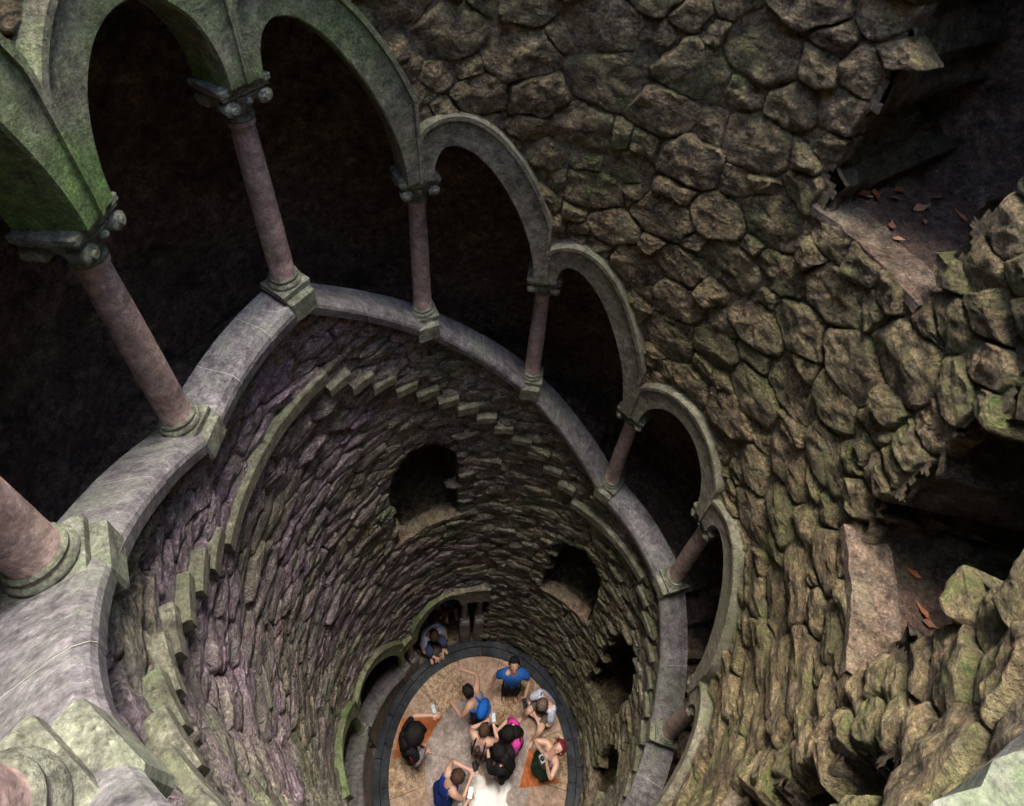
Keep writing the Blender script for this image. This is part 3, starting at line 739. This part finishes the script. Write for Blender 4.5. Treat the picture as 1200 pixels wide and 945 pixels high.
for (cx, cy, ax_, ay_, ph) in ((.22, -.48, .30, .27, 1.), (.02, -.22, .13, .09, 2.), (.52, -.26, .10, .14, .3), (.58, -.62, .16, .12, 4.), (-.12, -.62, .12, .16, 5.), (.33, -.12, .07, .05, 2.6), (.02, -.86, .2, .12, 3.3)):
    n0 = len(pv)
    for i in range(36):
        a = 2*math.pi*i/36; r_ = 1+.24*math.sin(3*a+ph)+.16*math.sin(5*a+ph*2)+.10*math.sin(9*a+ph*3)+rng.normal(0, .05)
        pv.append((cx+ax_*r_*math.cos(a), cy+ay_*r_*math.sin(a), FLOOR+.0065+.0004*n0/36))
    pf.append(tuple(range(n0, n0+36)))
puddle = mesh('puddle', pv, pf, 'water'); puddle['kind'] = 'stuff'; tag(puddle, 'bright wet puddle patches on the mosaic floor reflecting the sky', 'puddle')

# ------------------------------------------------------------------ fallen leaves on the ledges
def leaf_me(kind):
    v = [(0, 0, 0), (.3, .18, .05), (.55, .33, .09), (.8, .16, .05), (1, 0, .12), (.8, -.17, .06), (.5, -.36, .10), (.28, -.16, .03), (.5, 0, -.02), (-.22, .01, .06)]
    f = [(0, 7, 8), (7, 6, 8), (6, 5, 8), (5, 4, 8), (4, 3, 8), (3, 2, 8), (2, 1, 8), (1, 0, 8), (0, 1, 9)]
    me = bpy.data.meshes.new('fallen_leaf'); me.from_pydata(v, [], f); me.materials.append(M[kind]); me.update(); return me
LM = {k: leaf_me(k) for k in ('leaf_a', 'leaf_b', 'leaf_c')}
def leaves(spots, z, where, grp):
    look = {'leaf_a': 'bright orange dry leaf', 'leaf_b': 'dark brown curled leaf', 'leaf_c': 'pale tan dry leaf'}
    for (p, r_, s, kind) in spots:
        o = link(bpy.data.objects.new('fallen_leaf', LM[kind])); o.location = cyl(p, z+(.035 if r_ < 2.12 else 0), r_); o.scale = (s, s*rng.uniform(.6, 1.1), s*rng.uniform(.8, 1.6))
        o.rotation_euler = (rng.normal(0, .2), rng.normal(0, .2), rng.uniform(0, 6.28)); tag(o, look[kind]+where, 'leaf', grp+', '+look[kind].split(' leaf')[0])
leaves([(37, 2.25, .10, 'leaf_c'), (36.3, 2.34, .09, 'leaf_b'), (34.5, 2.32, .12, 'leaf_a'), (33, 2.48, .09, 'leaf_b'), (31, 2.58, .13, 'leaf_c'), (32, 2.66, .10, 'leaf_b'), (26, 2.18, .08, 'leaf_c'), (21, 2.34, .10, 'leaf_c'), (18.5, 2.36, .12, 'leaf_a'), (29, 2.7, .09, 'leaf_a'), (23, 2.5, .07, 'leaf_b'), (25, 2.62, .08, 'leaf_a'), (35, 2.5, .08, 'leaf_a'), (28, 2.4, .06, 'leaf_b'), (20, 2.55, .08, 'leaf_c'), (30, 2.22, .06, 'leaf_b')],
       -2.138, ' lying on the wide pinkish window ledge', 'leaves on the wide window ledge')
leaves([(-9, 2.02, .10, 'leaf_a'), (-6.5, 2.2, .08, 'leaf_a'), (-12, 2.05, .08, 'leaf_c'), (-17, 2.18, .10, 'leaf_a'), (-19, 2.22, .08, 'leaf_b'), (-20.5, 2.13, .10, 'leaf_a'), (-8, 2.4, .06, 'leaf_c'), (-13, 2.3, .07, 'leaf_b'), (-11, 2.22, .08, 'leaf_a'), (-15, 2.35, .07, 'leaf_b')],
       -3.482, ' on the narrow window ledge over the rough wall', 'leaves on the narrow window ledge')

#PEOPLE
def skin_obj(name, verts, edges, rad, mat, parent=None, root=0, sub=1):
    me = bpy.data.meshes.new(name); me.from_pydata([tuple(v) for v in verts], edges, []); me.materials.append(M[mat])
    o = link(bpy.data.objects.new(name, me), parent)
    md = o.modifiers.new('skin', 'SKIN'); md.use_smooth_shade = True
    sv = me.skin_vertices[0].data
    for i, r_ in enumerate(rad): sv[i].radius = (r_, r_) if not isinstance(r_, tuple) else r_; sv[i].use_root = (i == root)
    ss = o.modifiers.new('subd', 'SUBSURF'); ss.levels = sub; ss.render_levels = sub
    return o
def person(loc, yaw, label, top=None, bottom=None, hair=None, skin='skin', shoe='dark_shoe', arms=None, lean=0, head_pitch=0, head_yaw=0, height=1.7,
           sit=False, sleeve=.9, hair_len=0, hair_size=1.0, bottom_kind='trousers', z=None, legs=None, side=0):
    k = height/1.7; zb = FLOOR+.008 if z is None else z
    root = empty('person', (loc[0], loc[1], zb)); root.rotation_euler = (0, 0, R(yaw-90)); tag(root, label, 'person', 'visitors at the foot of the well')
    hip = .93 if not sit else .24
    J = {}
    Lm = Matrix.Rotation(-R(lean), 3, 'X') @ Matrix.Rotation(R(side), 3, 'Y')
    def up(x, y, z_): v = Lm @ Vector((x, y, z_-.93)); return Vector((v.x, v.y, v.z+hip))
    J['pelvis'] = Vector((0, 0, hip)); J['waist'] = up(0, 0, 1.09); J['chest'] = up(0, .015, 1.28); J['nb'] = up(0, -.01, 1.425); J['neck'] = up(0, .012, 1.49)
    Hm = Lm @ Matrix.Rotation(R(head_yaw), 3, 'Z') @ Matrix.Rotation(R(head_pitch), 3, 'X')
    hb = up(0, .012, 1.50)
    def hd(x, y, z_): return hb+Hm @ Vector((x, y, z_))
    J['h0'] = hd(0, .022, .055); J['h1'] = hd(0, .012, .135); J['h2'] = hd(0, .002, .195)
    arms = arms or {}
    for sgn, sd in ((-1, 'l'), (1, 'r')):
        J['s'+sd] = up(.165*sgn, 0, 1.395)
        el, wr = arms.get(sd, ((.235*sgn, -.02, 1.13), (.245*sgn, .05, .88)))
        J['e'+sd] = up(*el); J['w'+sd] = up(*wr)
        if legs and sd in legs: kn, an = legs[sd]
        elif sit: kn, an = (.16*sgn, .38, .48), (.15*sgn, .34, .08)
        else: kn, an = (.10*sgn, .03, .50), (.105*sgn, -.01, .08)
        J['hp'+sd] = Vector((.088*sgn, 0, hip-.03)); J['k'+sd] = Vector(kn); J['a'+sd] = Vector(an); J['t'+sd] = Vector((an[0]*1.12, an[1]+.15, .035))
    for q in J: J[q] = J[q]*k
    order = ['pelvis', 'waist', 'chest', 'nb', 'neck', 'h0', 'h1', 'h2', 'sl', 'el', 'wl', 'sr', 'er', 'wr', 'hpl', 'kl', 'al', 'tl', 'hpr', 'kr', 'ar', 'tr']
    rad = dict(pelvis=.125, waist=.112, chest=.135, nb=.082, neck=.052, h0=.07, h1=.088, h2=.06, sl=.066, el=.043, wl=.029, sr=.066, er=.043, wr=.029, hpl=.088, kl=.058, al=.04, tl=.036, hpr=.088, kr=.058, ar=.04, tr=.036)
    E_ = [('pelvis', 'waist'), ('waist', 'chest'), ('chest', 'nb'), ('nb', 'neck'), ('neck', 'h0'), ('h0', 'h1'), ('h1', 'h2'), ('chest', 'sl'), ('sl', 'el'), ('el', 'wl'), ('chest', 'sr'), ('sr', 'er'), ('er', 'wr'),
          ('pelvis', 'hpl'), ('hpl', 'kl'), ('kl', 'al'), ('al', 'tl'), ('pelvis', 'hpr'), ('hpr', 'kr'), ('kr', 'ar'), ('ar', 'tr')]
    V = [J[q] for q in order]; rr = [rad[q]*k for q in order]; ed = [(order.index(a), order.index(b2)) for a, b2 in E_]
    # hands: palm and five unequal bent fingers growing out of the wrist
    for sd in 'lr':
        w = J['w'+sd]; d = (w-J['e'+sd]).normalized(); ax = d.cross(Vector((0, 0, 1)))
        ax = ax.normalized() if ax.length > .1 else Vector((1, 0, 0)); nrm = ax.cross(d).normalized()
        V.append(w+d*.055*k); rr.append((.034*k, .018*k)); pi = len(V)-1; ed.append((order.index('w'+sd), pi))
        for fi, (o_, ln) in enumerate(((-.030, .068), (-.010, .080), (.012, .076), (.032, .060))):
            b1 = w+(d*.095+ax*o_)*k; t1 = w+(d*(.095+ln*.75)+ax*o_*1.25-nrm*.025)*k
            V += [b1, t1]; rr += [.0095*k, .0075*k]; ed += [(pi, len(V)-2), (len(V)-2, len(V)-1)]
        V += [w+(d*.05+ax*.048)*k, w+(d*.09+ax*.066-nrm*.012)*k]; rr += [.011*k, .009*k]; ed += [(pi, len(V)-2), (len(V)-2, len(V)-1)]
    body = skin_obj('body', V, ed, rr, skin, root)
    def garment(name, names, edges, extra, mat, rmul=1.0):
        vv = []; r2 = []
        for q in names:
            if isinstance(q, tuple): a, b2, t = q; vv.append(J[a].lerp(J[b2], t)); r2.append((rad[a]*(1-t)+rad[b2]*t+extra)*k*rmul)
            else: vv.append(J[q]); r2.append((rad[q]+extra)*k*rmul)
        return skin_obj(name, vv, edges, r2, mat, root)
    if top:
        nm = [('pelvis', 'waist', -.55), 'waist', 'chest', ('chest', 'nb', .8)]; ee = [(0, 1), (1, 2), (2, 3)]
        if sleeve > 0:
            for sd in 'lr':
                i = len(nm); nm += ['s'+sd, ('s'+sd, 'e'+sd, min(sleeve, 1))]; ee += [(2, i), (i, i+1)]
                if sleeve > 1: nm.append(('e'+sd, 'w'+sd, min(.92, sleeve-1))); ee.append((i+1, i+2))
        else:
            for sd in 'lr': i = len(nm); nm.append(('chest', 's'+sd, .62)); ee.append((2, i))
        garment('top', nm, ee, .024 if sleeve > 0 else .030, top)
    if bottom:
        if bottom_kind == 'skirt':
            mb = MB(); prof = [(.20, .42), (.205, .50), (.17, .75), (.13, .95), (.115, 1.0)]; n = 20; vv = []; ff = []
            for r_, h in prof:
                for i in range(n): a = 2*math.pi*i/n; q = r_*(1+(.10*math.sin(5*a+1) if h < .8 else 0)); vv.append((q*math.cos(a)*k*1.05, q*math.sin(a)*k, h*k))
            for m_ in range(len(prof)-1):
                for i in range(n): ff.append((m_*n+i, m_*n+(i+1) % n, (m_+1)*n+(i+1) % n, (m_+1)*n+i))
            mesh('skirt', vv, ff, bottom, root, True)
        else:
            f_ = .9 if bottom_kind == 'trousers' else .0
            nm = [('pelvis', 'waist', .75), 'pelvis']; ee = [(0, 1)]
            for sd in 'lr':
                i = len(nm); nm += ['hp'+sd, ('hp'+sd, 'k'+sd, .85) if not f_ else 'k'+sd]; ee += [(1, i), (i, i+1)]
                if f_: nm.append(('k'+sd, 'a'+sd, f_)); ee.append((i+1, i+2))
            garment('trousers' if f_ else 'shorts', nm, ee, .022, bottom)
    for sd in 'lr':
        a, t = J['a'+sd], J['t'+sd]; skin_obj('shoe', [a+Vector((0, -.03, -.03))*k, a.lerp(t, .5)+Vector((0, 0, -.01))*k, t], [(0, 1), (1, 2)], [.046*k, .045*k, .040*k], shoe, root)
    if hair:
        mb = MB(); mb.ball((0, 0, 0), 1, 14, 10)
        vv = []
        for (x, y, z_) in mb.v:
            sx, sy, sz = .098*hair_size, .112*hair_size, .112*hair_size
            cut = .55 if (y > .35 and z_ < .35) else 1.0
            q = Vector((x*sx, y*sy*cut-.012, .125+max(z_, -.55 if y < .2 else .0)*sz)); q += Vector((1, 1, 1))*.007*hair_size*(math.sin(9*x+7*y)+math.sin(11*y+8*z_))
            vv.append(hd(*q)*k)
        mesh('hair', vv, mb.f, hair, root, True)
        if hair_len:
            p0 = hd(0, -.075*hair_size, .13); p1 = hd(0, -.115*hair_size, .03); p2 = up(0, -.15, 1.44-.30*hair_len)
            skin_obj('long_hair', [p0*k, p1*k, p2*k], [(0, 1), (1, 2)], [(.085*hair_size*k, .05*k), (.085*hair_size*k, .045*k), (.05*k, .03*k)], hair, root)
    # face
    mb = MB()
    for sx in (-1, 1): mb.ball(hd(.033*sx, .099, .105)*k, .008*k, 8, 6)
    mb.build('eyes', 'eye', root, True)
    mb = MB(); mb.ball(hd(0, .103, .078)*k, .015*k, 8, 6, (.8, 1.1, 1.3)); mb.build('nose', skin, root, True)
    mb = MB(); mb.ball(hd(0, .092, .045)*k, .016*k, 8, 5, (1.5, .6, .5)); mb.build('mouth', 'lips', root, True)
    mb = MB()
    for sx in (-1, 1): mb.ball(hd(.088*sx, .005, .095)*k, .022*k, 8, 6, (.4, .8, 1.3))
    mb.build('ears', skin, root, True)
    Mw = Matrix.Translation(root.location) @ Matrix.Rotation(R(yaw-90), 4, 'Z')
    return root, {q: Mw @ v for q, v in J.items()}
def slab_phone(loc, label, mat='phone', yaw=0, size=(.075, .15, .01), tilt=0, name='phone'):
    o = MB().box((0, 0, 0), size, bev=.003).build(name, 'camera_black'); o.location = loc; o.rotation_euler = (R(tilt), 0, R(yaw))
    MB().box((0, 0, size[2]/2+.0008), (size[0]*.86, size[1]*.9, .0012)).build('screen', mat, o); tag(o, label, 'phone'); return o
def camera_prop(loc, label, yaw=0, pitch=0, strap=None):
    o = MB().box((0, 0, 0), (.13, .06, .09), bev=.008).build('camera', 'camera_black'); o.location = loc; o.rotation_euler = (R(pitch), 0, R(yaw))
    ln = MB().lathe([(.034, 0), (.036, .02), (.036, .06), (.031, .075)], n=16); ln.v = [(x, z, y) for x, y, z in ln.v]; ln.build('lens', 'camera_black', o, True)
    MB().box((0, -.005, .052), (.045, .04, .018), bev=.004).build('viewfinder', 'camera_black', o)
    if strap: MB().tube([(-.065, 0, .03), (-.09, -.06, .03), (-.04, -.12, .035), (.04, -.12, .035), (.09, -.06, .03), (.065, 0, .03)], .008, 6).build('strap', strap, o, True)
    tag(o, label, 'camera'); return o

A = lambda l, r_: {'l': l, 'r': r_}
# man in the blue t-shirt, face turned up
_, J1 = person((.40, 1.10), -80, 'man in a bright blue t-shirt looking up with one hand held out', 'blue_tee', 'black_cloth', 'hair_black', 'skin_dark', head_pitch=38, lean=-4, height=1.80, sleeve=.75,
   arms=A(((-.30, .02, 1.15), (-.22, .22, 1.02)), ((.31, -.04, 1.13), (.36, .04, .88))))
slab_phone(J1['wl']+Vector((0, -.12, .02)), 'dark phone in the hand of the man in the blue t-shirt', 'phone', 20, tilt=20)
# seated man in white with folded arms
_, J2 = person((1.14, 1.04), -128, 'man in a pale shirt sitting on the floor with folded arms', 'white_shirt', 'khaki', 'hair_grey', 'skin', 'white_shoe', sit=True, lean=12, head_pitch=-32, height=1.78, sleeve=.8, bottom_kind='shorts',
   arms=A(((-.27, .20, 1.14), (.10, .33, 1.12)), ((.27, .22, 1.12), (-.10, .31, 1.17))), legs={'l': ((-.2, .42, .46), (-.19, .55, .08)), 'r': ((.14, .40, .48), (.17, .44, .08))})
# grey top and blue backpack
_, J3 = person((-.17, .66), 165, 'person in a grey striped tank top wearing a blue backpack', 'grey_tank', 'jeans', 'hair_black', 'skin_dark', head_pitch=-20, lean=14, height=1.72, sleeve=0,
   arms=A(((-.30, .12, 1.22), (-.20, .34, 1.20)), ((.33, .10, 1.34), (.30, .36, 1.38))))
bp_ = MB(); n = 14
for (zz, sx, sy) in ((0, .13, .07), (.03, .155, .09), (.2, .165, .10), (.36, .15, .095), (.44, .11, .07), (.46, .05, .04)):
    pass
bp_.lathe([(.10, 0), (.15, .02), (.165, .10), (.168, .24), (.155, .36), (.12, .43), (.05, .46)], n=20, sx=1.0, sy=.62)
bpk = bp_.build('backpack', 'backpack_blue', None, True); bpk.location = (J3['chest'].x+.21, J3['chest'].y-.06, J3['chest'].z-.27); bpk.rotation_euler = (R(0), R(-12), R(75))
MB().lathe([(.085, 0), (.10, .02), (.10, .17), (.07, .21)], (0, -.085, .06), 14, sx=1.0, sy=.45).build('front_pocket', 'backpack_blue', bpk, True)
for sx in (-1, 1): MB().tube([(sx*.08, .08, .40), (sx*.10, .18, .46), (sx*.11, .27, .38), (sx*.11, .26, .18), (sx*.10, .10, .06)], .016, 6).build('shoulder_strap', 'backpack_blue', bpk, True)
tag(bpk, 'bright blue backpack worn over the grey striped tank top', 'backpack')
# crouching, dark jacket
person((.20, .47), -100, 'person in black crouching between the backpack and the woman in the tank top', 'black_cloth', 'black_cloth', 'hair_black', 'skin_dark', sit=True, lean=30, head_pitch=-30, height=1.65, sleeve=1.8)
# woman in tank top, hair in a bun
_, J5 = person((-.03, .10), 78, 'woman in a pink tank top with black straps, dark hair in a bun', 'pink_tank', 'khaki', 'hair_brown', 'skin', head_pitch=-28, lean=8, height=1.66, sleeve=0, bottom_kind='shorts',
   arms=A(((-.26, .10, 1.18), (-.05, .30, 1.15)), ((.27, .14, 1.18), (.10, .34, 1.22))))
for q, (dx, col) in enumerate(((-.09, 'black_cloth'), (.09, 'black_cloth'))):
    r5 = _; MB().tube([(dx, -.15, 1.12), (dx*1.1, -.13, 1.30), (dx, -.02, 1.42), (dx*.9, .12, 1.32), (dx*.7, .15, 1.20)], .018, 6).build('strap', col, r5, True)
MB().ball((0, -.13, 1.66), .05, 10, 7).build('hair_bun', 'hair_brown', _, True)
slab_phone(J5['wr']+Vector((0, .06, .04)), 'pale phone held by the woman in the pink tank top', 'phone_white', 10)
# two dark haired people side by side
r6, J6 = person((.61, .34), 200, 'woman with long black hair in a bright pink top', 'pink_top', 'black_cloth', 'hair_black', 'skin', head_pitch=-35, lean=10, height=1.62, sleeve=.7, hair_len=.6, hair_size=1.25,
   arms=A(((-.24, .10, 1.12), (-.12, .28, 1.05)), ((.26, .08, 1.14), (.18, .28, 1.10))))
r7, J7 = person((.50, -.10), 150, 'person in a black jacket with long black hair holding a camera', 'black_cloth', 'black_cloth', 'hair_black', 'skin', head_pitch=-35, lean=12, height=1.68, sleeve=1.7, hair_len=.7, hair_size=1.25,
   arms=A(((-.24, .16, 1.18), (-.06, .36, 1.20)), ((.24, .16, 1.18), (.06, .36, 1.20))))
c7 = camera_prop(J7['wr']+Vector((-.09, .03, .03)), 'small silver screened camera held by the person in the black jacket', 60, 30)
MB().box((0, -.0315, 0), (.10, .002, .065)).build('screen', 'phone_white', c7)
# red haired woman with camera, face up
r8, J8 = person((1.13, .10), 215, 'woman with dark red hair and a green skirt photographing upwards', 'pink_tank', 'green_cloth', 'hair_red', 'skin', head_pitch=50, lean=-14, height=1.66, sleeve=0, bottom_kind='skirt', hair_len=.8, hair_size=1.15,
   arms=A(((-.28, .20, 1.34), (-.07, .24, 1.56)), ((.28, .20, 1.34), (.07, .24, 1.56))))
c8 = camera_prop((J8['wl']+J8['wr'])/2+Vector((-.03, -.03, .07)), 'black camera with yellow strap raised by the red haired woman', 125, 80, 'yellow')
# woman in black with big hair
r9, J9 = person((-1.30, -.10), 35, 'woman in black with big curly black hair holding up a phone', 'black_cloth', 'black_cloth', 'hair_black', 'skin', head_pitch=-22, lean=10, height=1.74, sleeve=.8, hair_len=.35, hair_size=1.75,
   arms=A(((-.30, .20, 1.22), (-.16, .46, 1.34)), ((.30, .08, 1.12), (.22, .26, 1.02))))
slab_phone(J9['wl']+Vector((.02, .08, .06)), 'pale phone held up by the woman with big curly hair', 'phone_white', 35)
hb_ = MB().lathe([(.09, 0), (.14, .02), (.15, .12), (.13, .22), (.07, .26)], n=18, sx=1.0, sy=.55).build('shoulder_bag', 'grey_cloth', None, True)
hb_.location = (-1.03, -.20, FLOOR+.95); hb_.rotation_euler = (0, 0, R(70)); tag(hb_, 'grey shoulder bag on a red strap beside the woman in black', 'bag')
MB().tube([(-.12, 0, .20), (-.10, .10, .42), (.0, .20, .52), (.10, .10, .42), (.12, 0, .20)], .018, 6).build('strap', 'red_strap', hb_, True)
# woman in the blue dress
r10, J10 = person((-.53, -.52), 30, 'woman in a deep blue low backed dress pointing a camera down', 'dress_blue', 'dress_blue', 'hair_brown', 'skin', head_pitch=-30, lean=16, height=1.68, sleeve=0, bottom_kind='skirt', hair_size=1.08,
   arms=A(((-.26, .16, 1.22), (-.06, .38, 1.30)), ((.26, .18, 1.22), (.06, .38, 1.30))))
camera_prop(J10['wl']+Vector((.10, .05, .04)), 'black camera in the hands of the woman in the blue dress', -60, -30)
# person beyond the puddle holding a phone out
r11, J11 = person((.02, -1.05), 92, 'person at the edge of the puddle holding a phone over it', 'dark_navy', 'jeans', 'hair_brown', 'skin', head_pitch=-20, lean=8, height=1.7, sleeve=1.5,
   arms=A(((-.24, .18, 1.15), (-.10, .42, 1.12)), ((.25, .05, 1.12), (.24, .16, .92))))
slab_phone(J11['wl']+Vector((.02, .10, .03)), 'dark phone held over the bright puddle', 'phone', 0)
# doorway: one sitting on the threshold, one standing behind in shorts
person((-1.40, 1.80), -50, 'person in a pale shirt and jeans sitting in the arched doorway', 'white_shirt', 'jeans', 'hair_brown', 'skin', 'dark_shoe', sit=True, lean=18, head_pitch=-20, height=1.7, sleeve=.8, z=FLOOR+.05,
   arms=A(((-.26, .20, 1.10), (-.10, .42, 1.05)), ((.26, .20, 1.10), (.10, .42, 1.05))))
person((-1.05, 2.25), -70, 'bare legged person standing in shadow inside the arched doorway', 'dark_navy', 'black_cloth', 'hair_black', 'skin', 'white_shoe', height=1.72, bottom_kind='shorts', z=FLOOR-.012)
